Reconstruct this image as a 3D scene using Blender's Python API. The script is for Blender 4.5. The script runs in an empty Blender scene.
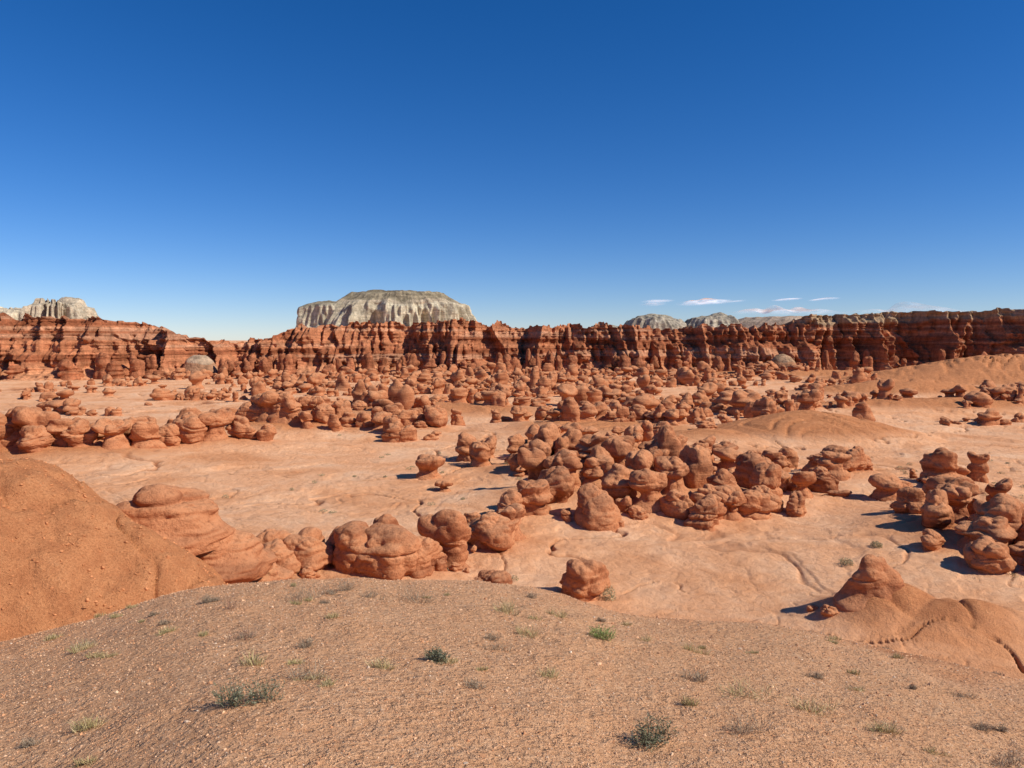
import bpy, math, numpy as np
from math import radians
rs = np.random.RandomState(7)
sc = bpy.context.scene
U = np.uint32

# ------------------------------------------------------------------ noise
def _h(ix, iy, iz, seed):
    with np.errstate(over='ignore'):
        h = ix.astype(U)*U(374761393) + iy.astype(U)*U(668265263) + iz.astype(U)*U(1274126177) + U(seed*2654435 & 0xffffffff)
        h = (h ^ (h >> U(13)))*U(1274126177)
        h = (h ^ (h >> U(16)))*U(2246822519)
        h = h ^ (h >> U(13))
    return (h & U(0xffff)).astype(np.float32)/32767.5 - 1.0

def n3(x, y, z, seed=0):
    x = np.asarray(x, dtype=np.float64); y = np.asarray(y, dtype=np.float64); z = np.asarray(z, dtype=np.float64)
    x, y, z = np.broadcast_arrays(x, y, z)
    fx, fy, fz = np.floor(x), np.floor(y), np.floor(z)
    ix, iy, iz = fx.astype(np.int64), fy.astype(np.int64), fz.astype(np.int64)
    u, v, w = x-fx, y-fy, z-fz
    u = u*u*u*(u*(u*6-15)+10); v = v*v*v*(v*(v*6-15)+10); w = w*w*w*(w*(w*6-15)+10)
    def L(a, b, t): return a+(b-a)*t
    c = [_h(ix+i, iy+j, iz+k, seed) for k in (0,1) for j in (0,1) for i in (0,1)]
    return L(L(L(c[0],c[1],u), L(c[2],c[3],u), v), L(L(c[4],c[5],u), L(c[6],c[7],u), v), w)

def n2(x, y, seed=0):
    x = np.asarray(x, dtype=np.float64); y = np.asarray(y, dtype=np.float64)
    x, y = np.broadcast_arrays(x, y)
    fx, fy = np.floor(x), np.floor(y)
    ix, iy = fx.astype(np.int64), fy.astype(np.int64)
    u, v = x-fx, y-fy
    u = u*u*u*(u*(u*6-15)+10); v = v*v*v*(v*(v*6-15)+10)
    z = np.zeros_like(ix)
    a, b, c, d = _h(ix,iy,z,seed), _h(ix+1,iy,z,seed), _h(ix,iy+1,z,seed), _h(ix+1,iy+1,z,seed)
    return (a+(b-a)*u)+((c+(d-c)*u)-(a+(b-a)*u))*v

def fbm2(x, y, o=4, seed=0):
    s = 0; a = 1; t = 0
    for i in range(o):
        s = s+a*n2(x, y, seed+i); t += a; a *= .5
        x, y = 1.62*x+1.21*y+3.1, -1.21*x+1.62*y+7.7
    return s/t

def sstep(a, b, x):
    t = np.clip((x-a)/(b-a), 0, 1); return t*t*(3-2*t)

# ------------------------------------------------------------------ mesh helper
def mesh_np(name, V, F, mat, col=None, smooth=True, parent=None):
    V = np.ascontiguousarray(V, dtype=np.float32); F = np.ascontiguousarray(F, dtype=np.int32)
    k = F.shape[1]
    me = bpy.data.meshes.new(name)
    me.vertices.add(len(V)); me.vertices.foreach_set('co', V.ravel())
    me.loops.add(F.size); me.loops.foreach_set('vertex_index', F.ravel())
    me.polygons.add(len(F))
    me.polygons.foreach_set('loop_start', np.arange(0, F.size, k, dtype=np.int32))
    try: me.polygons.foreach_set('loop_total', np.full(len(F), k, dtype=np.int32))
    except Exception: pass
    me.polygons.foreach_set('use_smooth', np.full(len(F), smooth, dtype=bool))
    me.update(calc_edges=True)
    if col is not None:
        at = me.color_attributes.new('Col', 'FLOAT_COLOR', 'POINT')
        c = np.ones((len(V), 4), dtype=np.float32); c[:, :col.shape[1]] = col
        at.data.foreach_set('color', c.ravel())
    me.materials.append(mat)
    ob = bpy.data.objects.new(name, me)
    sc.collection.objects.link(ob)
    if parent: ob.parent = parent
    return ob

def grid_faces(nr, nc, wrap=False):
    r = np.arange(nr-1)[:, None]; c = np.arange(nc if wrap else nc-1)[None, :]
    c2 = (c+1) % nc
    return np.stack([r*nc+c, r*nc+c2, (r+1)*nc+c2, (r+1)*nc+c], -1).reshape(-1, 4)

# ------------------------------------------------------------------ terrain
CAMZ = 15.0
# debris berms that carry the hoodoo groups: cx, cy, rx, ry, h
BERMS = [(4,69,7,6,1.3),(12,70,8,7,1.5),(20,70,8,6,1.1),(8,82,11,8,1.7),(18,84,12,7,1.5),(36,79,7,5,1.0),
         (-60,93,16,7,2.0),(-44,103,12,6,1.6),(-36,122,12,8,2.2),(-15,150,26,14,2.2),(-20,122,12,8,1.6),(15,120,22,14,1.6),
         (33,56,6,9,1.2),(44,74,6,4,.8),(95,160,40,10,2.5),(108,205,26,10,4.5),(20.4,39.4,3.4,2.6,2.2),(23.4,37.8,4.6,2.4,1.6),
         (-9,45,8,4,.9),(-1,52,5,4,.5),(-16,40,6,5,2.2),(4,43,3,2.5,.2),(178,262,50,24,10.0),(120,300,60,18,3.0)]
def hill(x, y):
    r = np.hypot(x, y); az = np.degrees(np.arctan2(x, y))
    R = 11.5+.5*n2(az/11, az*0, 19)
    De = np.interp(az, [-180,-110,-60,-34.7,-22.8,-12.3,0,14.2,24.6,34.7,60,110,180],
                       [1.6,2.4,3.9,3.97,3.72,3.72,4.04,4.21,4.38,4.47,4.5,2.6,1.6])
    s = (De-1.7)/R; d = r-R
    drop = 1.7+s*r+np.where(d > 0, .42*(np.sqrt(d*d+1.2)-1.095), 0)
    return CAMZ-drop
def mound(x, y):
    y0 = 27+.05*(x+18)
    h = np.interp(x, [-120,-40,-25,-18.7,-16.5,-13.9,-12.1,-9,-5,0], [16,15,13.4,10.6,9.3,7.8,6.4,3.6,0,-6])
    return h-.60*np.sqrt((y-y0)**2+2)+.85
def smax(a, b, k): return .5*(a+b+np.sqrt((a-b)**2+k*k))
def height(x, y, masks=False):
    x = np.asarray(x, dtype=np.float64); y = np.asarray(y, dtype=np.float64)
    fl = .45*fbm2(x/24, y/24, 4, 11)
    berm = np.zeros_like(x)
    for cx, cy, rx, ry, h in BERMS:
        q = ((x-cx)/rx)**2+((y-cy)/ry)**2
        berm = np.maximum(berm, h*np.exp(-q*1.1))
    for mx, my, mh, ms in ((47,117,4.2,.30),(30,112,2.2,.22)):   # smooth conical clay mounds
        q = np.hypot((x-mx)/1.5, y-my); berm = np.maximum(berm, mh-ms*np.sqrt(q*q+3))
    rill = 1-np.abs(n2(x/4+2*n2(x/9,y/9,5), y/4+2*n2(x/9,y/9,6), 21))
    berm = np.maximum(berm, 0)
    berm_r = berm*(1-.20*rill**4*sstep(.3, 1.5, berm))
    wx = x+6*n2(x/14, y/14, 31)+2.2*n2(x/4.5, y/4.5, 33)+.7*n2(x/1.4, y/1.4, 35); wy = y+6*n2(x/14, y/14, 32)+2.2*n2(x/4.5, y/4.5, 34)+.7*n2(x/1.4, y/1.4, 36)
    c1 = 1-np.abs(n2(wx/19, wy/11, 41)); c2 = 1-np.abs(n2(wx/8, wy/4.5, 42)); c3 = 1-np.abs(n2(wx/3.1, wy/2.0, 43))
    flat = 1-sstep(.3, 1.6, berm)
    pat = sstep(-.2, .4, n2(x/17, y/17, 44))
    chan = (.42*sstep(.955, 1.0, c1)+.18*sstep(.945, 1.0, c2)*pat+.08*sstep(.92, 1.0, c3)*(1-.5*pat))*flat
    ledge = n2(wx/14, wy/6, 52)*2.0
    ledge = .11*(np.floor(ledge)+sstep(.92, 1.0, ledge-np.floor(ledge)))*flat
    fl = fl+berm_r-chan+ledge+.075*fbm2(x/1.5, y/1.2, 4, 61)*(.5+pat)
    fl = fl+11*sstep(355, 430, np.hypot(x*.6, y))
    hl = hill(x, y)
    mo = mound(x, y)
    r = np.hypot(x, y)
    mo = mo+.7*fbm2(x/3.0, y/3.0, 4, 71)+.16*fbm2(x/.8, y/.8, 4, 73)
    rl = 1-np.abs(n2((x+.3*y)/1.5+n2(x/2,y/2,8), (y-x*.2)/4.5, 72)); mo = mo-.35*rl**6
    hr = .06*fbm2(x/1.4, y/1.4, 4, 81)+.014*fbm2(x*3, y*3, 3, 83)
    out = sstep(11, 16, r)
    hl2 = hl+hr+out*(.5*fbm2(x/4, y/4, 4, 85)-.3*(1-np.abs(n2(x/2.2, y/2.2, 86)))**4)
    z = smax(fl, mo, .8); z = smax(z, hl2, .35)
    if masks:
        g = sstep(-.6, .4, hl2-np.maximum(fl, mo))*(1-sstep(10.4, 13.0, r+1.8*fbm2(x/1.8, y/1.8, 4, 91)))
        red = np.maximum(sstep(-.3, .6, mo-fl), sstep(.25, 1.6, berm))
        red = np.maximum(red, sstep(-.5, .5, hl2-fl)*(1-g))
        return z, g, red, np.clip(chan*2.6, 0, 1)
    return z

# ------------------------------------------------------------------ materials
def newmat(name, rough=.95):
    m = bpy.data.materials.new(name); m.use_nodes = True
    nt = m.node_tree; b = nt.nodes['Principled BSDF']
    b.inputs['Roughness'].default_value = rough
    b.inputs['Specular IOR Level'].default_value = .05
    return m, nt, b
def N(nt, t, **kw):
    n = nt.nodes.new(t)
    for k, v in kw.items(): setattr(n, k, v)
    return n
def noise(nt, vec, scale, detail=5, rough=.6, dist=0.):
    n = N(nt, 'ShaderNodeTexNoise'); n.inputs['Scale'].default_value = scale
    n.inputs['Detail'].default_value = detail; n.inputs['Roughness'].default_value = rough
    n.inputs['Distortion'].default_value = dist
    nt.links.new(vec, n.inputs['Vector']); return n.outputs['Fac']
def ramp(nt, f, stops):
    r = N(nt, 'ShaderNodeValToRGB'); nt.links.new(f, r.inputs[0])
    e = r.color_ramp.elements
    while len(e) < len(stops): e.new(.5)
    for i, (p, c) in enumerate(stops):
        e[i].position = p; e[i].color = (c if len(c) == 4 else (*c, 1)) if not isinstance(c, float) else (c, c, c, 1)
    return r.outputs['Color']
def mix(nt, f, a, b, mode='MIX'):
    m = N(nt, 'ShaderNodeMix', data_type='RGBA', blend_type=mode)
    if isinstance(f, float): m.inputs[0].default_value = f
    else: nt.links.new(f, m.inputs[0])
    for i, s in ((6, a), (7, b)):
        if isinstance(s, tuple): m.inputs[i].default_value = (*s, 1)
        else: nt.links.new(s, m.inputs[i])
    return m.outputs[2]
def bump(nt, hs, b):
    prev = None
    for h, dist, st in hs:
        n = N(nt, 'ShaderNodeBump'); n.inputs['Distance'].default_value = dist; n.inputs['Strength'].default_value = st
        nt.links.new(h, n.inputs['Height'])
        if prev: nt.links.new(prev, n.inputs['Normal'])
        prev = n.outputs[0]
    nt.links.new(prev, b.inputs['Normal'])
def pos(nt, s=(1,1,1)):
    g = N(nt, 'ShaderNodeNewGeometry'); v = N(nt, 'ShaderNodeVectorMath', operation='MULTIPLY')
    nt.links.new(g.outputs['Position'], v.inputs[0]); v.inputs[1].default_value = s
    return v.outputs[0]

# terrain material
mt, nt, b = newmat('desert_ground_mat')
P = pos(nt)
at = N(nt, 'ShaderNodeAttribute', attribute_name='Col'); sep = N(nt, 'ShaderNodeSeparateColor')
nt.links.new(at.outputs['Color'], sep.inputs[0])
nA = noise(nt, P, .10, 6, .68, .6); nB = noise(nt, P, 1.3, 5, .65); nC = noise(nt, P, 14, 4, .7); nD = noise(nt, P, 70, 2, .7)
fl = ramp(nt, nA, [(.32, (.72,.32,.145)), (.48, (.88,.455,.235)), (.66, (.92,.56,.33))])
fl = mix(nt, ramp(nt, nB, [(.35, 0.), (.62, .8)]), fl, mix(nt, .35, fl, (.64,.26,.10)))
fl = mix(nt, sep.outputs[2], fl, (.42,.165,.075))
redc = ramp(nt, nB, [(.3, (.50,.19,.078)), (.6, (.68,.29,.122)), (.8, (.76,.36,.17))])
redc = mix(nt, ramp(nt, nC, [(.38, .6), (.6, 0.)]), redc, (.38,.14,.055))
gr = ramp(nt, nC, [(.28, (.54,.27,.13)), (.5, (.80,.44,.23)), (.72, (.88,.55,.32))])
gr = mix(nt, ramp(nt, nD, [(.38, 0.), (.62, 1.)]), mix(nt, .4, gr, (.42,.205,.10)), gr)
gr = mix(nt, ramp(nt, nB, [(.4, 0.), (.7, 1.)]), gr, mix(nt, .5, gr, (.76,.37,.17)))
c = mix(nt, sep.outputs[1], fl, redc); c = mix(nt, sep.outputs[0], c, gr)
nt.links.new(c, b.inputs['Base Color'])
bump(nt, [(nB, .4, .7), (nC, .09, 1.), (nD, .012, .7)], b)

# hoodoo rock
def rockmat(name, cols, zs=1.2, dark=(.17,.055,.025), top=(.72,.34,.165)):
    m, nt, b = newmat(name)
    P = pos(nt); S = pos(nt, (.12,.12,zs))
    a = noise(nt, S, 1.0, 4, .6); bb = noise(nt, P, .35, 3, .6); cc = noise(nt, P, 4, 5, .7)
    c = ramp(nt, a, [(.36, cols[0]), (.48, cols[1]), (.62, cols[2])])
    c = mix(nt, ramp(nt, bb, [(.4, 0.), (.7, 1.)]), c, mix(nt, .6, c, cols[2]))
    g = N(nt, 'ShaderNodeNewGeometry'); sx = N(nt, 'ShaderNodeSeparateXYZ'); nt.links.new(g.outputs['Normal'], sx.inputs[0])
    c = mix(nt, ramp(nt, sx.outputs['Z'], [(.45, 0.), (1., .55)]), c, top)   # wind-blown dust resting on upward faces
    c = mix(nt, ramp(nt, cc, [(.28, .6), (.5, 0.)]), c, dark)
    nt.links.new(c, b.inputs['Base Color'])
    bump(nt, [(a, .35, .6), (cc, .22, .8)], b)
    return m
m_rock = rockmat('hoodoo_sandstone_mat', [(.25,.080,.036), (.46,.172,.075), (.58,.245,.112)])
def colrock(name, zs, scale=1., bstr=.8):
    m, nt, b = newmat(name)
    at = N(nt, 'ShaderNodeAttribute', attribute_name='Col')
    S = pos(nt, (.03*scale,.03*scale,zs)); P = pos(nt)
    a = noise(nt, S, 1.0, 5, .65); cc = noise(nt, P, .9*scale, 5, .7); v = noise(nt, pos(nt, (.5*scale,.5*scale,.06*scale)), 1., 4, .65)
    f = ramp(nt, a, [(.3, .6), (.45, 1.05), (.55, .75), (.68, 1.3)])
    c = mix(nt, 1.0, at.outputs['Color'], f, 'MULTIPLY')
    c = mix(nt, 1.0, c, ramp(nt, cc, [(.3, .65), (.6, 1.1)]), 'MULTIPLY')
    c = mix(nt, 1.0, c, ramp(nt, v, [(.3, .6), (.6, 1.1)]), 'MULTIPLY')
    nt.links.new(c, b.inputs['Base Color'])
    bump(nt, [(a, .5/scale, bstr*.7), (cc, .8/scale, bstr)], b)
    return m
m_cliff = colrock('cliff_sandstone_mat', .45)
m_butte = colrock('pale_butte_mat', .16, .5)

# ------------------------------------------------------------------ ground
az = np.concatenate([np.linspace(-180,-46,60,endpoint=False), np.linspace(-46,46,860), np.linspace(46,180,61)[1:]])
az = np.radians(az)
rr = np.concatenate([np.linspace(.3,4,16,endpoint=False), np.linspace(4,14,170,endpoint=False), np.linspace(14,38,150,endpoint=False),
     np.geomspace(38,130,320,endpoint=False), np.geomspace(130,400,150,endpoint=False), np.geomspace(400,9000,40)])
RR, AA = np.meshgrid(rr, az, indexing='ij')
X = RR*np.sin(AA); Y = RR*np.cos(AA)
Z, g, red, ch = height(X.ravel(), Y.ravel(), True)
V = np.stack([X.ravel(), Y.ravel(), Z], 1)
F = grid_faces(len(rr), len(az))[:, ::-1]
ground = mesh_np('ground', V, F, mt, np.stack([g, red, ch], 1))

# ------------------------------------------------------------------ hoodoos
PROF = {
 'mushroom': [(.82,-.25),(.66,0),(.46,.20),(.32,.40),(.33,.48),(.60,.55),(.72,.68),(.65,.84),(.38,.97),(.01,1.02)],
 'boulder':  [(.46,-.2),(.56,.05),(.67,.30),(.67,.52),(.56,.76),(.34,.95),(.01,1.03)],
 'squat':    [(.60,-.3),(.72,.0),(.79,.25),(.75,.50),(.64,.72),(.40,.92),(.01,1.0)],
 'stack':    [(.74,-.25),(.68,.0),(.66,.22),(.46,.33),(.63,.42),(.68,.55),(.54,.64),(.48,.70),(.52,.84),(.30,.98),(.01,1.03)],
 'cone':     [(1.0,-.25),(.80,0),(.60,.25),(.46,.45),(.36,.58),(.42,.68),(.40,.82),(.24,.97),(.01,1.02)],
 'pillar':   [(.60,-.2),(.50,.0),(.42,.25),(.34,.45),(.38,.60),(.28,.68),(.42,.76),(.40,.90),(.18,1.0),(.01,1.02)],
 'dome':     [(1.0,-.25),(.90,0),(.80,.30),(.64,.58),(.42,.82),(.2,.94),(.01,.98)],
 'peak':     [(1.3,-.5),(1.05,-.1),(.80,.2),(.58,.45),(.40,.70),(.26,.88),(.01,.98)],
 'column':   [(.80,-.2),(.66,.0),(.56,.2),(.50,.4),(.46,.6),(.40,.72),(.44,.80),(.40,.92),(.2,1.0),(.01,1.02)],
}
def goblin(kind, nu, nv, amp=1.):
    p = np.array(PROF[kind]); p = p.copy()
    p[1:-1, 0] *= 1+rs.uniform(-.16, .16, len(p)-2); p[1:-1, 1] += rs.uniform(-.035, .035, len(p)-2)
    d = np.r_[0, np.cumsum(np.hypot(*np.diff(p, axis=0).T))]
    s = np.linspace(0, d[-1], nv)
    r = np.interp(s, d, p[:, 0]); z = np.interp(s, d, p[:, 1])
    k = max(1, nv//26)
    for _ in range(2):
        rp = np.pad(r, k, 'edge'); zp = np.pad(z, k, 'edge'); w = np.ones(2*k+1)/(2*k+1)
        r2 = np.convolve(rp, w, 'valid'); z2 = np.convolve(zp, w, 'valid')
        r2[-1] = .005; r, z = r2, z2
    th = np.linspace(0, 2*np.pi, nu, endpoint=False)
    Rg, T = np.meshgrid(r, th, indexing='ij'); Zg = np.repeat(z[:, None], nu, 1)
    e = rs.uniform(.62, 1.); lean = rs.uniform(-.18, .18, 2); ph = rs.uniform(0, 6.28)
    x = Rg*np.cos(T); y = Rg*np.sin(T)*e
    o = rs.uniform(-500, 500, 3)
    tilt = 1+rs.uniform(-.16, .16)*x+rs.uniform(-.16, .16)*y
    n_lo = n3(x*1.7+o[0], y*1.7+o[1], Zg*1.5+o[2], 3)
    bil = np.abs(n3(x*2.0+o[1], y*2.0+o[2], Zg*2.0+o[0], 4))
    bil2 = np.abs(n3(x*4.4+o[1], y*4.4+o[2], Zg*5.5+o[0], 5))
    hi = n3(x*9+o[0], y*9, Zg*14+o[2], 6)
    disp = amp*(.23*n_lo+.22*(bil-.3)+.07*(bil2-.3)+.022*hi)
    gz = rs.uniform(.2, .8); gw = rs.uniform(.02, .04)
    crack = sstep(-.3, .3, n3(x*1.1+o[2], y*1.1, Zg, 8))
    disp = disp-.09*amp*crack*np.exp(-((Zg-gz+.16*n_lo)/gw)**2)
    cz = .42
    L = np.sqrt(x*x+y*y+(Zg-cz)**2)+1e-6
    fade = np.clip(np.minimum((Zg+.3)/.3, 1), 0, 1)
    x = x+disp*x/L*fade+lean[0]*Zg; y = y+disp*y/L*fade+lean[1]*Zg; Zg = (Zg+disp*(Zg-cz)/L*fade*.8)*tilt
    x[-1] = x[-2].mean(); y[-1] = y[-2].mean(); Zg[-1] = Zg[-2].mean()+.002
    c, s_ = math.cos(ph), math.sin(ph)
    return np.stack([(x*c-y*s_).ravel(), (x*s_+y*c).ravel(), Zg.ravel()], 1)
def place(V, x, y, w, h, sink=.1, z0=None):
    if z0 is None: z0 = float(height(np.array([x]), np.array([y]))[0])
    V = V.copy(); V[:, 0] = V[:, 0]*w*.80+x; V[:, 1] = V[:, 1]*w*.80+y; V[:, 2] = V[:, 2]*h+z0-sink
    return V
def join(parts):
    Vs, Fs, o = [], [], 0
    for v, f in parts:
        Vs.append(v); Fs.append(f+o); o += len(v)
    return np.concatenate(Vs), np.concatenate(Fs)
FC = {}
def GF(nu, nv):
    if (nu, nv) not in FC: FC[(nu, nv)] = grid_faces(nv, nu, True)
    return FC[(nu, nv)]

# individually surveyed hoodoos: x, y, width, height, kind
NEAR = [
 (3.95,43.2,2.7,2.1,'boulder'), (-1.3,43.2,2.0,1.6,'boulder'),
 (-7.9,45.2,3.4,2.5,'squat'), (-9.9,46.0,3.0,2.5,'boulder'), (-6.0,45.8,2.8,2.3,'boulder'), (-8.4,48,3.0,3.0,'mushroom'), (-4.9,46.4,1.6,1.2,'boulder'), (-7.2,43.9,1.3,.8,'boulder'),
 (-4.4,48.5,3.1,3.2,'mushroom'), (-1.6,53,3.3,2.6,'boulder'), (-.4,56,2.9,2.6,'stack'), (-3.1,55,2.2,2.1,'boulder'),
 (-13.0,46,3.2,2.3,'boulder'), (-14.6,44.5,2.6,2.0,'boulder'), (-11.6,47.5,2.4,2.2,'boulder'), (-15.3,46.5,2.4,2.6,'mushroom'),(-12.2,43.8,1.2,.8,'boulder'),
 (-14.2,34.0,3.6,1.9,'dome'), (-15.8,33,3.8,2.2,'dome'), (-12.7,36.5,2.4,1.8,'boulder'), (-14.6,37.5,2.8,1.8,'boulder'),(-12.2,34.5,2.2,1.4,'boulder'),(-13.1,38.5,2.2,1.8,'boulder'),(-11.2,36.0,1.4,.9,'boulder'),
 (1.8,63,3.2,2.9,'stack'), (0,61,2.8,2.1,'boulder'), (3.8,66,3.4,2.8,'squat'), (6.9,60.5,3.2,3.0,'dome'), (5.2,70,3.4,3.2,'mushroom'),
 (9.8,66,3.4,2.9,'boulder'), (12.0,64,3.6,3.2,'mushroom'), (14.0,62.5,2.8,2.2,'boulder'), (15.6,60,2.8,2.2,'stack'), (16.6,63,3.4,2.8,'boulder'),
 (18.6,62.5,2.8,2.5,'mushroom'), (20.8,63,2.8,2.6,'stack'), (22.6,65.5,2.8,2.4,'boulder'), (19.4,66.5,3.4,3.0,'squat'), (23.6,68.5,3.0,2.8,'stack'), (25,64,2.0,1.8,'boulder'), (10.6,61.5,1.4,1.0,'boulder'),
 (12.2,69,3.6,3.2,'boulder'), (15.4,68,3.4,3.2,'mushroom'), (8.4,71,3.4,3.1,'stack'),
 (28,70,2.8,2.4,'mushroom'),(31,73,3.0,2.4,'boulder'),(34,77,3.0,2.6,'stack'),(37,79,3.0,2.6,'boulder'),(39,82,2.8,2.4,'boulder'),
 (43.5,74,3.6,3.2,'stack'), (41.3,72,2,1.2,'boulder'), (38.2,71.5,1.6,1.0,'boulder'), (47.6,75,2.4,3.0,'pillar'),
 (32.6,50.5,3.0,2.4,'stack'), (30.6,47.5,2.0,1.6,'boulder'), (34.2,52,3.2,3.0,'boulder'), (36,50,3.0,2.7,'boulder'), (32,55.5,2.8,2.7,'boulder'), (34.6,57,3.0,3.0,'mushroom'),
 (37.5,55,3.2,3.1,'stack'), (36.5,61,3.2,3.2,'mushroom'), (33,60.5,2.2,2.0,'boulder'), (39.8,60,3.0,3.8,'pillar'), (29.4,51,1.6,1.2,'boulder'), (31.2,47,2.6,1.9,'boulder'),(34.5,46.5,2.8,2.1,'squat'),
 (20.0,39.6,3.2,2.5,'peak'), (17.0,38.9,.9,.6,'boulder'), (16.5,39.8,.6,.4,'boulder'),
 (-60,93,5.0,4.6,'mushroom'),(-63.5,94,5.2,4.6,'stack'),(-57,94,4.2,3.8,'stack'),(-54,92.5,4.0,3.2,'boulder'),(-50.5,94,4.2,3.8,'mushroom'),(-47.5,96,3.8,3.4,'stack'),
 (-66,91,6,4.4,'squat'),(-58.6,90.5,4.0,2.8,'boulder'),(-44,101,4.0,3.4,'boulder'),(-41,102,3.6,3.6,'mushroom'),(-38,104,4.0,3.0,'boulder'),(-46.5,99,3.4,2.8,'boulder'),
 (-40,121,4.6,4.6,'mushroom'),(-36.5,120,4.8,4.8,'stack'),(-33.5,122,4.2,4.2,'mushroom'),(-31,121,3.6,3.0,'boulder'),(-43,121,3.8,3.2,'boulder'),
]
NU, NV = 96, 80
for x, y, w, h, k in NEAR:
    v = goblin(k, NU, NV, {'dome': .8, 'peak': .6}.get(k, 1.))
    mesh_np('hoodoo_rock', place(v, x, y, w, h, .95 if k == 'peak' else .15), GF(NU, NV), m_rock)

near_xy = [(a[0], a[1], a[2]) for a in NEAR]
# groups: cx, cy, rx, ry, n, wmin, wmax
GROUPS = [(8,82,11,8,70,1.6,3.8),(18,84,11,6,50,1.6,3.6),(13,74,12,4,26,1.6,3.4),(2,95,8,4,16,1.8,3.2),(33,82,8,4,16,1.4,3.0),(36,58,4,8,16,1.2,2.8),(12,62,11,2,18,.7,1.6),
  (-62,97,12,5,34,2.0,4),(-46,104,13,4,34,1.8,3.8),(-36,124,10,6,26,2.0,4),(-9,47,5,2.5,16,.8,1.8),(-75,112,10,4,12,1.6,3.5),(-22,122,10,7,44,1.6,3.8),(-16,111,6,3,10,1.6,3.2),
  (26,72,5,4,12,1.4,2.8),(12,106,12,4,24,1.6,3.4),(17,128,22,7,70,1.6,3.6),(38,54,6,8,16,.5,1.3),(-5,50,6,4,14,.4,1.0),(44,75,5,3,8,.6,1.4)]
def rand_kind():
    return rs.choice(['mushroom','boulder','squat','stack','cone','pillar'], p=[.36,.26,.10,.17,.04,.07])
def scatter(cand, sep_, lodf, hm=1.):
    placed = []; parts = []
    cell = {}
    for x, y, w in cand:
        k = (int(x//4), int(y//4)); ok = True
        for i in (-1,0,1):
            for j in (-1,0,1):
                for (u, v, q) in cell.get((k[0]+i, k[1]+j), ()):
                    if (x-u)**2+(y-v)**2 < (sep_*(w+q)/2)**2: ok = False; break
                if not ok: break
            if not ok: break
        if not ok: continue
        cell.setdefault(k, []).append((x, y, w)); placed.append((x, y, w))
    zz = height(np.array([p[0] for p in placed]), np.array([p[1] for p in placed]))
    for (x, y, w), z0 in zip(placed, zz):
        lod = lodf(y); h = w*(rs.uniform(.55, 1.05)*hm if rs.rand() < .85 else rs.uniform(1.0, 1.45))
        parts.append((place(goblin(rand_kind(), *lod, .9), x, y, w, h, .2, z0), GF(*lod)))
    return parts
cand = []
for cx, cy, rx, ry, n, a, bq in GROUPS:
    for i in range(n):
        q = rs.normal(0, .55, 2); x = cx+rx*q[0]; y = cy+ry*q[1]; w = a+(bq-a)*rs.rand()
        if any((x-u)**2+(y-v)**2 < (.38*(w+ww))**2 for u, v, ww in near_xy): continue
        cand.append((x, y, w))
V, F = join(scatter(cand, .68, lambda y: (52, 44), 1.08))
mesh_np('hoodoo_cluster', V, F, m_rock)

# wide hoodoo field out to the cliffs: density ellipses
FIELD = [(15,275,100,48,2600),(-18,160,34,20,620),(36,165,36,20,420),(110,305,90,18,700),(-120,295,80,10,380),
         (92,158,44,7,400),(108,133,34,4,130),(-128,215,26,6,90),(-98,186,30,5,160),(-66,205,26,8,140),(-55,240,40,10,200),
         (20,210,60,18,700),(150,200,25,6,80),(-20,320,130,12,500),(-90,150,18,5,40),(-100,250,60,14,220),(-60,160,24,6,60),(-45,145,14,5,36),(0,140,20,8,70),
         (140,240,30,10,80),(60,240,60,20,220)]
cand = []
for cx, cy, rx, ry, n in FIELD:
    q = rs.normal(0, .55, (n, 2)); xs = cx+rx*q[:, 0]; ys = cy+ry*q[:, 1]
    keep = fbm2(xs/16, ys/9, 3, 131) > rs.uniform(-.02, .2, n)
    for x, y in zip(xs[keep], ys[keep]):
        if y > 338 or (x > 128 and y > 232) or (abs(x-47) < 24 and abs(y-114) < 16) or np.hypot((x-108)/24, (y-205)/9) < 1: continue
        w = 1.0+2.5*rs.rand()**1.6 if rs.rand() < .87 else rs.uniform(3.2, 5.4)
        cand.append((x, y, w))
parts = scatter(cand, .60, lambda y: (22, 20) if y > 190 else (32, 28), .92)
V, F = join(parts)
mesh_np('hoodoo_field', V, F, m_rock)
print('field', len(parts), len(cand))

# ------------------------------------------------------------------ cliffs
def ridge(v): return 1-np.abs(v)
xs = np.linspace(-340, 340, 2400)
ycx, ycy = [-340,-200,-130,-100,0,100,170,240,340], [262,288,306,326,342,340,332,300,270]
yc = np.interp(xs, ycx, ycy)
px_top = [(-340,26),(-200,25.2),(-165,24.2),(-150,23.2),(-143,21.4),(-138,16.0),(-128,14.2),(-113,15.4),(-104,18.4),(-96,22.0),(-15,23.6),(4,22.4),(22,21.0),
          (60,21.2),(118,21.8),(128,22.4),(134,26.4),(170,27.2),(215,27.8),(340,28)]
zt = np.interp(xs, *zip(*px_top))
nT = n2(xs/6, xs*0, 201)+.5*n2(xs/2.1, xs*0, 202)
amp = 1-.5*sstep(126, 134, xs)
zt = zt+amp*(1.5*np.round(nT*1.6)/1.6+.45*n2(xs/.9, xs*0, 203)+1.2*n2(xs/25, xs*0, 204))
nw = 110
t = np.linspace(0, 1, nw)
T, XX = np.meshgrid(t, xs, indexing='ij'); YC = np.repeat(yc[None], nw, 0); ZT = np.repeat(zt[None], nw, 0)
ZZ = -1+T*(ZT+1)
wob = .08*n2(XX/9, ZZ*0, 205)
sb = np.interp(np.clip(T+wob, 0, 1), [0,.16,.20,.40,.46,.60,.66,.86,.90,1], [-13,-5,-4.4,-3.0,-.4,.5,2.8,3.6,5.4,6.0])
sx_ = XX+2.5*n3(XX/12, ZZ/30, 0*XX, 218)
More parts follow.
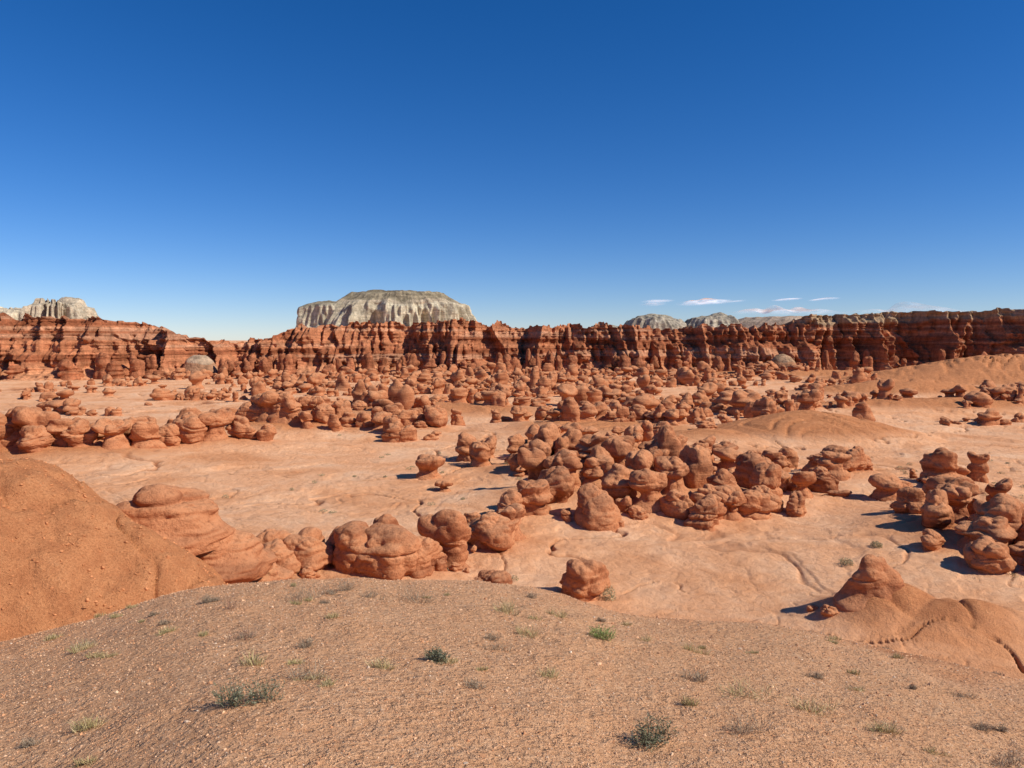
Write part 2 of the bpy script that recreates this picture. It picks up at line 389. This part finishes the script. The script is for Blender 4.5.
but = 12*ridge(n3(sx_/25, ZZ/90, 0*XX, 211))**1.7+7.5*ridge(n3(sx_/8+.02*ZZ, ZZ/28, 0*XX, 212))**1.8+4.0*np.abs(n3(sx_/3.2, ZZ/9, 0*XX, 213))+1.4*n3(XX/1.4, ZZ/2., 0*XX, 214)
str_ = .65*n3(XX/40, ZZ*.7, 0*XX, 215)+.5*n3(XX/20, ZZ*2.0, 0*XX, 216)
YY = YC+sb-but+11-str_
pl = np.concatenate([[.6], np.geomspace(2, 120, 14)])
Yp = YY[-1][None]+pl[:, None]; Xp = np.repeat(xs[None], len(pl), 0)
Zp = np.repeat(zt[None], len(pl), 0)*1.0
mean = np.interp(xs, *zip(*px_top))[None]
fall = np.where(xs < -110, .30, .09)[None]
fr = np.clip(pl[:, None]/12, 0, 1); Zp = Zp*(1-fr)+(mean-.8)*fr+.5*n2(Xp/6, Yp/6, 217)-fall*pl[:, None]
A = np.concatenate([np.stack([XX, YY, ZZ], -1), np.stack([Xp, Yp, Zp], -1)], 0)
nr = A.shape[0]; A = A.reshape(-1, 3)
redA = np.array([.36,.118,.052]); redB = np.array([.56,.215,.10]); grey = np.array([.48,.34,.20]); lo = np.array([.66,.29,.14]); tan = np.array([.70,.38,.22])
zn = A[:, 2]/np.repeat(np.maximum(zt, 5)[None], nr, 0).ravel()
k1 = sstep(-.3, .4, n3(A[:,0]/60, A[:,2]/2.0, A[:,1]*0, 221))[:, None]
C = redA*(1-k1)+redB*k1
k4 = sstep(.3, .6, n3(A[:,0]/50, A[:,2]/1.4, A[:,1]*0, 225))[:, None]*.5; C = C*(1-k4)+tan*k4
k2 = (1-sstep(.12, .28, zn))[:, None]; C = C*(1-k2)+lo*k2
k3 = (sstep(.80, .88, zn+.05*n2(A[:,0]/12, A[:,1]*0, 222))*sstep(126, 134, A[:, 0]))[:, None]*.8; C = C*(1-k3)+grey*k3
cliff = mesh_np('canyon_cliff', A, grid_faces(nr, len(xs)), m_cliff, C)
# free-standing columns along the foot of the wall
parts = []; cc = []
for i in range(190):
    x = rs.uniform(-230, 235); y = np.interp(x, ycx, ycy)-rs.uniform(3, 17)
    w = rs.uniform(3, 6.5); h = rs.uniform(3, 9)
    if abs(x+131) < 11 or abs(x-118) < 10: h *= .4
    k = rs.choice(['column', 'stack', 'pillar', 'boulder'], p=[.35,.35,.10,.2])
    v = place(goblin(k, 26, 34, .9), x, y, w, h, .5, rs.uniform(-.5, 2.))
    parts.append((v, GF(26, 34))); cc.append(np.repeat((redA*.5+redB*.5)[None]*rs.uniform(.85, 1.15), len(v), 0))
V, F = join(parts)
mesh_np('cliff_columns', V, F, m_cliff, np.concatenate(cc), parent=cliff)

# ------------------------------------------------------------------ buttes and domes
def butte(name, cx, cy, hx, hy, prof, cols, seed, gul=.12, nu=720, nv=110, mat=m_butte, topn=1.5, ex=3.2, fq=1., parent=None):
    p = np.array(prof); d = np.r_[0, np.cumsum(np.hypot(np.diff(p[:, 0])*hx, np.diff(p[:, 1])))]
    s = np.linspace(0, d[-1], nv); r = np.interp(s, d, p[:, 0]); z = np.interp(s, d, p[:, 1]); g = np.interp(s, d, p[:, 2])
    th = np.linspace(0, 2*np.pi, nu, endpoint=False)
    ct, st = np.cos(th), np.sin(th)
    Zg = np.repeat(z[:, None], nu, 1); Rg = np.repeat(r[:, None], nu, 1); Gg = np.repeat(g[:, None], nu, 1)
    L = hx/20.*fq
    a = n3(ct*L*1.1+seed, st*L*1.1, Zg*.01, 5); bb = n3(ct*L*2.6+seed, st*L*2.6, Zg*.035, 6); cc = n3(ct*L*7+seed, st*L*7, Zg*.12, 7)
    f = 1+gul*Gg*(1.1*a+.8*(ridge(bb)-.6)+.30*cc)
    e = (np.abs(ct)**ex+np.abs(st)**ex)**(-1/ex)
    x = cx+Rg*f*ct*e*hx; y = cy+Rg*f*st*e*hy
    Zg = Zg+topn*n2(x/14, y/14, seed)*np.clip(Rg < 1, 0, 1)+.4*topn*n2(x/4, y/4, seed+1)
    V = np.stack([x.ravel(), y.ravel(), Zg.ravel()], 1)
    wall, cap, foot = [np.array(q) for q in cols]
    G = Gg.ravel()[:, None]
    up = (np.repeat(np.arange(nv)[:, None], nu, 1) > nv*.5).ravel()[:, None]
    C = wall*G+(1-G)*np.where(up, cap, foot)
    st_ = sstep(.1, .6, n3(V[:,0]/9, V[:,1]/9, V[:,2]/40, 9))[:, None]*.35*G
    C = C*(1-st_)+np.array([.22,.17,.12])*st_
    return mesh_np(name, V, grid_faces(nv, nu, True), mat, C, parent=parent)
pale = ((.68,.58,.40), (.26,.20,.12), (.50,.37,.24))
main = butte('pale_butte', -107, 700, 66, 48, [(1.35,8,0),(1.12,22,.4),(1.02,28,1),(.96,37,1),(.90,47,1),(.86,49,.4),(.74,54,.15),(.64,58.5,.25),(.3,60.0,0),(.001,60.5,0)], pale, 3, .18, ex=2.6, fq=1.2, topn=1.8)
butte('shoulder', -173, 700, 27, 34, [(1.4,8,0),(1.12,22,.4),(1.02,28,1),(.96,38,1),(.90,45,1),(.8,47,.4),(.5,50.5,.2),(.001,52.5,0)], pale, 13, .2, 500, 90, ex=2.4, parent=main)
cream = ((.66,.54,.38), (.44,.33,.22), (.50,.30,.18))
butte('cream_cliff', -385, 500, 44, 30, [(1.3,8,0),(1.1,24,.5),(1.0,30,1),(.9,36,1),(.75,37,.6),(.6,41,1),(.5,41.5,.5),(.001,41,0)], cream, 21, .30, 400, 70, topn=3, fq=1.5)
butte('cream_cliff', -335, 512, 20, 20, [(1.3,8,0),(1.1,24,.5),(1.0,28,1),(.85,33,1),(.7,35,1),(.001,37,0)], cream, 27, .35, 300, 70, topn=3, fq=2)
butte('cream_cliff', -309, 505, 16, 18, [(1.5,8,0),(1.15,26,.5),(1.0,31,1),(.9,37,1),(.7,38,1),(.62,41.5,1),(.4,42,.5),(.001,41.5,0)], cream, 33, .45, 300, 70, topn=4, fq=3)
dm = ((.50,.43,.32), (.42,.35,.25), (.42,.28,.18))
butte('pale_dome', 152, 800, 32, 30, [(1.5,10,0),(1.1,26,.6),(.95,32,1),(.8,37,.8),(.5,39.5,.4),(.001,41,0)], dm, 43, .22, 300, 60, topn=3, ex=2)
butte('pale_dome', 215, 800, 27, 30, [(1.5,10,0),(1.1,27,.6),(.95,33,1),(.85,38,.8),(.5,41,.2),(.001,42.5,0)], dm, 55, .22, 300, 60, topn=3, ex=2)
butte('pale_dome', 102, 800, 18, 20, [(1.5,10,0),(1.1,26,.6),(.9,30,.6),(.5,31.5,.2),(.001,32,0)], dm, 65, .14, 200, 50)
butte('distant_mesa', 620, 1500, 150, 80, [(1.4,20,0),(1.1,50,.6),(1.0,56,1),(.96,60,.6),(.6,61,.1),(.001,62,0)], ((.54,.41,.30),(.48,.37,.28),(.5,.33,.22)), 75, .1, 300, 60)
butte('clay_dome', -128, 303, 5.5, 5, [(1.7,-1,0),(1.2,3,.3),(.85,6.4,.3),(.4,8.8,.2),(.001,9.4,0)], ((.60,.36,.21),(.56,.40,.26),(.60,.29,.15)), 85, .3, 160, 40, ex=2)
butte('clay_dome', 118, 322, 6, 6, [(1.5,-1,0),(1.1,3,.3),(.8,6.0,.3),(.5,7.5,.2),(.001,8.4,0)], ((.56,.30,.16),(.56,.35,.20),(.56,.25,.12)), 95, .3, 160, 40, ex=2)

# ------------------------------------------------------------------ gravel
mg, nt, b = newmat('gravel_mat', .9)
at = N(nt, 'ShaderNodeAttribute', attribute_name='Col'); nt.links.new(at.outputs['Color'], b.inputs['Base Color'])
t_ = (1+5**.5)/2
ico = np.array([(-1,t_,0),(1,t_,0),(-1,-t_,0),(1,-t_,0),(0,-1,t_),(0,1,t_),(0,-1,-t_),(0,1,-t_),(t_,0,-1),(t_,0,1),(-t_,0,-1),(-t_,0,1)])/math.hypot(1,t_)
icf = np.array([(0,11,5),(0,5,1),(0,1,7),(0,7,10),(0,10,11),(1,5,9),(5,11,4),(11,10,2),(10,7,6),(7,1,8),(3,9,4),(3,4,2),(3,2,6),(3,6,8),(3,8,9),(4,9,5),(2,4,11),(6,2,10),(8,6,7),(9,8,1)])
n = 56000
d = 3.2+9.2*rs.rand(n)**.85; bz = rs.uniform(-.80, .80, n); gx = d*bz; gy = d
sz = .003+.005*rs.rand(n)**2.5+.011*(rs.rand(n) > .985)*rs.rand(n)
sz = sz*(.7+d*.07)
n_b = 3500   # coarser stones littering the red slope on the left
bx, by = rs.uniform(-26, -9, n_b), rs.uniform(17, 31, n_b); bs = .02+.06*rs.rand(n_b)**3
gx = np.r_[gx, bx]; gy = np.r_[gy, by]; sz = np.r_[sz, bs]; n += n_b
gz = height(gx, gy)
Vp = ico[None]*(1+.35*rs.uniform(-1, 1, (n, 12, 1)))*sz[:, None, None]*rs.uniform(.6, 1.3, (n, 1, 3))*np.array([1,1,.75])
Vp = Vp+np.stack([gx, gy, gz+sz*.2], 1)[:, None]
pal = np.array([(.80,.47,.26),(.64,.32,.16),(.84,.55,.33),(.38,.19,.10),(.64,.46,.32),(.66,.32,.16),(.84,.64,.45)])
pc = pal[rs.choice(7, n, p=[.29,.23,.12,.15,.06,.14,.01])]*rs.uniform(.8, 1.08, (n, 1))
pc[-n_b:] = np.array([.58,.24,.10])*rs.uniform(.7, 1.2, (n_b, 1))
mesh_np('gravel', Vp.reshape(-1, 3), (icf[None]+12*np.arange(n)[:, None, None]).reshape(-1, 3), mg, np.repeat(pc, 12, 0), smooth=False)

# ------------------------------------------------------------------ desert plants
mp, nt, b = newmat('desert_plant_mat', .8)
at = N(nt, 'ShaderNodeAttribute', attribute_name='Col'); nt.links.new(at.outputs['Color'], b.inputs['Base Color'])
def plant(name, x, y, w, h, kind):
    z0 = float(height(np.array([x]), np.array([y]))[0])
    cols = {'sage': [(.20,.20,.12),(.28,.26,.17),(.13,.13,.07)], 'grass': [(.50,.38,.18),(.38,.33,.14),(.58,.45,.25)],
            'green': [(.22,.30,.08),(.30,.36,.12),(.36,.36,.15)], 'twig': [(.36,.26,.17),(.22,.15,.095),(.44,.35,.24)], 'weed': [(.36,.17,.13),(.32,.20,.12),(.42,.27,.17)]}[kind]
    Vs, Fs, Cs, o = [], [], [], 0
    nst = {'sage': 160, 'grass': 170, 'green': 170, 'twig': 100, 'weed': 50}[kind]
    def ribbon(p0, p1, p2, wd, c):
        nonlocal o
        ax = p2-p0; side = np.cross(ax, rs.normal(0, 1, 3)); side /= np.linalg.norm(side)+1e-9
        pts = [p0-side*wd, p0+side*wd, p1+side*wd*.8, p1-side*wd*.8, p2+side*wd*.2, p2-side*wd*.2]
        Vs.extend(pts); Fs.extend([(o, o+1, o+2, o+3), (o+3, o+2, o+4, o+5)]); Cs.extend([c]*6); o += 6
    ell = rs.uniform(.6, 1.); cl = rs.uniform(-.35, .35, (4, 2))
    for i in range(nst):
        a = rs.uniform(0, 6.283); rad = math.sqrt(rs.rand()); up = h*rs.uniform(.4, 1.1)*(1-.45*rad*rad)
        off = np.array([*(cl[rs.randint(4)]*w*np.array([1, .7])), 0])
        base = np.array([math.cos(a)*rad*w*.15, math.sin(a)*rad*w*.15*ell, -.01])+off
        tip = np.array([math.cos(a)*rad*w*.36, math.sin(a)*rad*w*.36*ell, up])+rs.normal(0, .05*w, 3)+off
        midp = (base+tip)/2+np.array([0, 0, up*.15])+rs.normal(0, .03*w, 3)
        c = np.array(cols[rs.randint(3)])*rs.uniform(.75, 1.2)
        ribbon(base, midp, tip, {'sage': .0016, 'grass': .0020, 'green': .0022, 'twig': .0018, 'weed': .0015}[kind], c*(.8 if kind == 'sage' else 1))
        nl = {'sage': 7, 'grass': 0, 'green': 4, 'twig': 3, 'weed': 4}[kind]
        for k in range(nl):
            f = rs.uniform(.35, 1.); q = midp+(tip-midp)*(f*2-1) if f > .5 else base+(midp-base)*f*2
            dr = rs.normal(0, 1, 3); dr[2] = abs(dr[2])*.8; dr /= np.linalg.norm(dr); ln = rs.uniform(.012, .026)*(1.6 if kind == 'twig' else 1)
            ribbon(q, q+dr*ln*.5, q+dr*ln, .0030 if kind in ('sage', 'green') else .0013, np.array(cols[rs.randint(3)])*rs.uniform(.8, 1.25))
    V = np.array(Vs); V = V+np.array([x, y, z0]); V[:, 2] = np.maximum(V[:, 2], z0-.02)
    mesh_np(name, V, np.array(Fs), mp, np.array(Cs), smooth=False)
PL = [('sagebrush',-1.9,5.2,.46,.18,'sage'),('sagebrush',.98,5.1,.36,.18,'sage'),('grass_tuft',-3.15,5.2,.34,.10,'grass'),('grass_tuft',2.75,6.45,.46,.14,'grass'),
 ('grass_tuft',2.2,6.55,.66,.10,'grass'),('desert_shrub',1.85,5.55,.38,.13,'twig'),('green_shrub',1.0,8.55,.40,.12,'green'),('desert_shrub',-1.3,9.9,.70,.24,'twig'),
 ('desert_shrub',-1.65,5.85,.42,.12,'twig'),('sagebrush',-.72,6.6,.26,.09,'sage'),('grass_tuft',-1.15,6.3,.3,.1,'grass'),('grass_tuft',-.15,9.4,.5,.14,'grass'),
 ('desert_weed',-2.7,7.2,.3,.16,'weed'),('desert_shrub',-2.35,10.3,.4,.16,'twig'),('sagebrush',-4.0,9.6,.26,.1,'twig'),('desert_shrub',1.8,7.1,.26,.12,'twig'),
 ('grass_tuft',2.95,4.9,.26,.10,'grass'),('desert_weed',-3.4,8.9,.3,.2,'weed'),('desert_shrub',-2.7,9.6,.6,.22,'twig'),('grass_tuft',3.15,6.15,.3,.1,'grass'),
 ('desert_shrub',-2.0,7.0,.24,.1,'twig'),('grass_tuft',.35,6.5,.26,.08,'grass'),('desert_shrub',-.1,7.4,.36,.08,'twig'),('grass_tuft',-2.3,6.3,.3,.1,'grass'),
 ('grass_tuft',.15,8.2,.4,.1,'grass'),('desert_shrub',3.9,5.6,.3,.1,'twig'),('grass_tuft',-4.9,8.2,.3,.12,'grass'),('desert_shrub',-1.9,9.9,.4,.12,'twig'),('grass_tuft',1.5,6.2,.2,.08,'grass'),
 ('desert_shrub',-.3,5.9,.24,.07,'twig'),('grass_tuft',.6,9.6,.3,.1,'grass'),('grass_tuft',2.2,8.6,.3,.1,'grass')]
for a in PL: plant(*a)
for i in range(55):   # small dry tufts over the slope
    d = rs.uniform(4.6, 11); bz = rs.uniform(-.68, .68); k = rs.choice(['grass', 'twig'], p=[.65, .35])
    plant('grass_tuft' if k == 'grass' else 'desert_shrub', bz*d, d, rs.uniform(.10, .26), rs.uniform(.03, .07), k)
def bush(x, y, w, h, n=400):
    z0 = float(height(np.array([x]), np.array([y]))[0])
    a = rs.uniform(0, 6.283, n); e = rs.rand(n); rad = np.sqrt(rs.rand(n))
    c = np.stack([np.cos(a)*rad*w*.5, np.sin(a)*rad*w*.5, e*h*(1-.5*rad**2)], 1)+np.array([x, y, z0])
    d1 = rs.normal(0, 1, (n, 3)); d1 /= np.linalg.norm(d1, axis=1)[:, None]; d2 = np.cross(d1, rs.normal(0, 1, (n, 3))); d2 /= np.linalg.norm(d2, axis=1)[:, None]
    s = .035
    V = np.stack([c-d1*s*2, c+d2*s*.5, c+d1*s*2, c-d2*s*.5], 1).reshape(-1, 3)
    col = np.repeat(np.array([(.34,.29,.16)])*rs.uniform(.6, 1.5, (n, 1)), 4, 0)
    return V, np.arange(4*n).reshape(-1, 4), col
for q in [(5.7,42.6,.8,.9),(-7.8,42.3,.5,.6),(22.4,48.8,.9,.5),(26,52,.8,.4),(-5.2,43,.5,.4)]:
    V, F, c = bush(*q); mesh_np('valley_bush', V, F, mp, c, smooth=False)
parts = []; cs = []
for i in range(200):
    y = rs.uniform(44, 130); x = y*rs.uniform(-.65, .7)
    if n2(x/12, y/12, 77) < .1: continue
    V, F, c = bush(x, y, rs.uniform(.4, .9), rs.uniform(.15, .4), 90); parts.append((V, F)); cs.append(c)
V, F = join(parts); mesh_np('desert_scrub', V, F, mp, np.concatenate(cs), smooth=False)

# ------------------------------------------------------------------ clouds
mc = bpy.data.materials.new('cloud_mat'); mc.use_nodes = True; nt = mc.node_tree; nt.nodes.clear()
o_ = N(nt, 'ShaderNodeOutputMaterial'); tr = N(nt, 'ShaderNodeBsdfTransparent'); df = N(nt, 'ShaderNodeBsdfDiffuse'); df.inputs[0].default_value = (.9,.9,.92,1)
tl = N(nt, 'ShaderNodeBsdfTranslucent'); tl.inputs[0].default_value = (.93,.95,1.,1)
ms0 = N(nt, 'ShaderNodeMixShader'); ms0.inputs[0].default_value = .8; nt.links.new(df.outputs[0], ms0.inputs[1]); nt.links.new(tl.outputs[0], ms0.inputs[2])
at = N(nt, 'ShaderNodeAttribute', attribute_name='Col')
nz = noise(nt, pos(nt, (.006,.0015,.02)), 1., 4, .65); al = mix(nt, 1.0, at.outputs['Color'], ramp(nt, nz, [(.34, 0.), (.58, 1.)]), 'MULTIPLY')
ms = N(nt, 'ShaderNodeMixShader'); nt.links.new(al, ms.inputs[0]); nt.links.new(tr.outputs[0], ms.inputs[1]); nt.links.new(ms0.outputs[0], ms.inputs[2]); nt.links.new(ms.outputs[0], o_.inputs[0])
def cloud(x, z, w, dp, y=8000, st=1.):
    nr_, nc_ = 30, 60
    u, v = np.meshgrid(np.linspace(-1, 1, nr_), np.linspace(-1, 1, nc_), indexing='ij')
    X = x+v*w/2; Y = y+u*dp/2; r = np.sqrt(u*u+v*v)
    Z = z+np.maximum(0, 1-r)*w*.05*(1+n2(X/120, Y/300, 5))
    a = np.clip(1.6-r*1.6, 0, 1)*st
    mesh_np('cloud', np.stack([X, Y, Z], -1).reshape(-1, 3), grid_faces(nr_, nc_), mc, np.repeat(a.reshape(-1, 1), 3, 1))
for x, z, w, dp, s in [(2050,415,560,1400,1.),(1560,430,340,900,.6),(2420,432,170,600,.7),(2960,450,250,700,1.),(3350,452,230,700,1.),(1500,395,280,900,.5),
                       (2900,300,1300,1200,.5),(4300,300,1600,1000,.25)]:
    cloud(x, z, w, dp, st=s)

# ------------------------------------------------------------------ light, sky, camera
SUN_AZ, SUN_EL = 110, 40
w = bpy.data.worlds.new('World'); sc.world = w; w.use_nodes = True; nt = w.node_tree
bg = nt.nodes['Background']; sky = N(nt, 'ShaderNodeTexSky', sky_type='NISHITA')
sky.sun_disc = False; sky.sun_elevation = radians(SUN_EL); sky.sun_rotation = radians(SUN_AZ)
sky.altitude = 1800; sky.air_density = 1.0; sky.dust_density = .12; sky.ozone_density = 2.2
hs = N(nt, 'ShaderNodeHueSaturation'); hs.inputs['Saturation'].default_value = 1.26
tint = mix(nt, 1.0, sky.outputs[0], (.90,.96,1.20), 'MULTIPLY')
nt.links.new(tint, hs.inputs['Color']); nt.links.new(hs.outputs[0], bg.inputs[0]); bg.inputs[1].default_value = .092
sd = bpy.data.lights.new('sun', 'SUN'); sd.energy = 5.0; sd.angle = radians(.5); sd.color = (1, .95, .86)
so = bpy.data.objects.new('sun', sd); sc.collection.objects.link(so)
so.rotation_euler = (radians(90-SUN_EL), 0, radians(180-SUN_AZ))
so.location = (40, -20, 60)
cd = bpy.data.cameras.new('camera'); co = bpy.data.objects.new('camera', cd); sc.collection.objects.link(co)
co.location = (0, 0, CAMZ); co.rotation_euler = (radians(90-3.4), 0, 0)
cd.lens = 26; cd.sensor_width = 36; cd.clip_start = .05; cd.clip_end = 30000
sc.camera = co
sc.view_settings.view_transform = 'Standard'; sc.view_settings.look = 'None'; sc.view_settings.exposure = 0
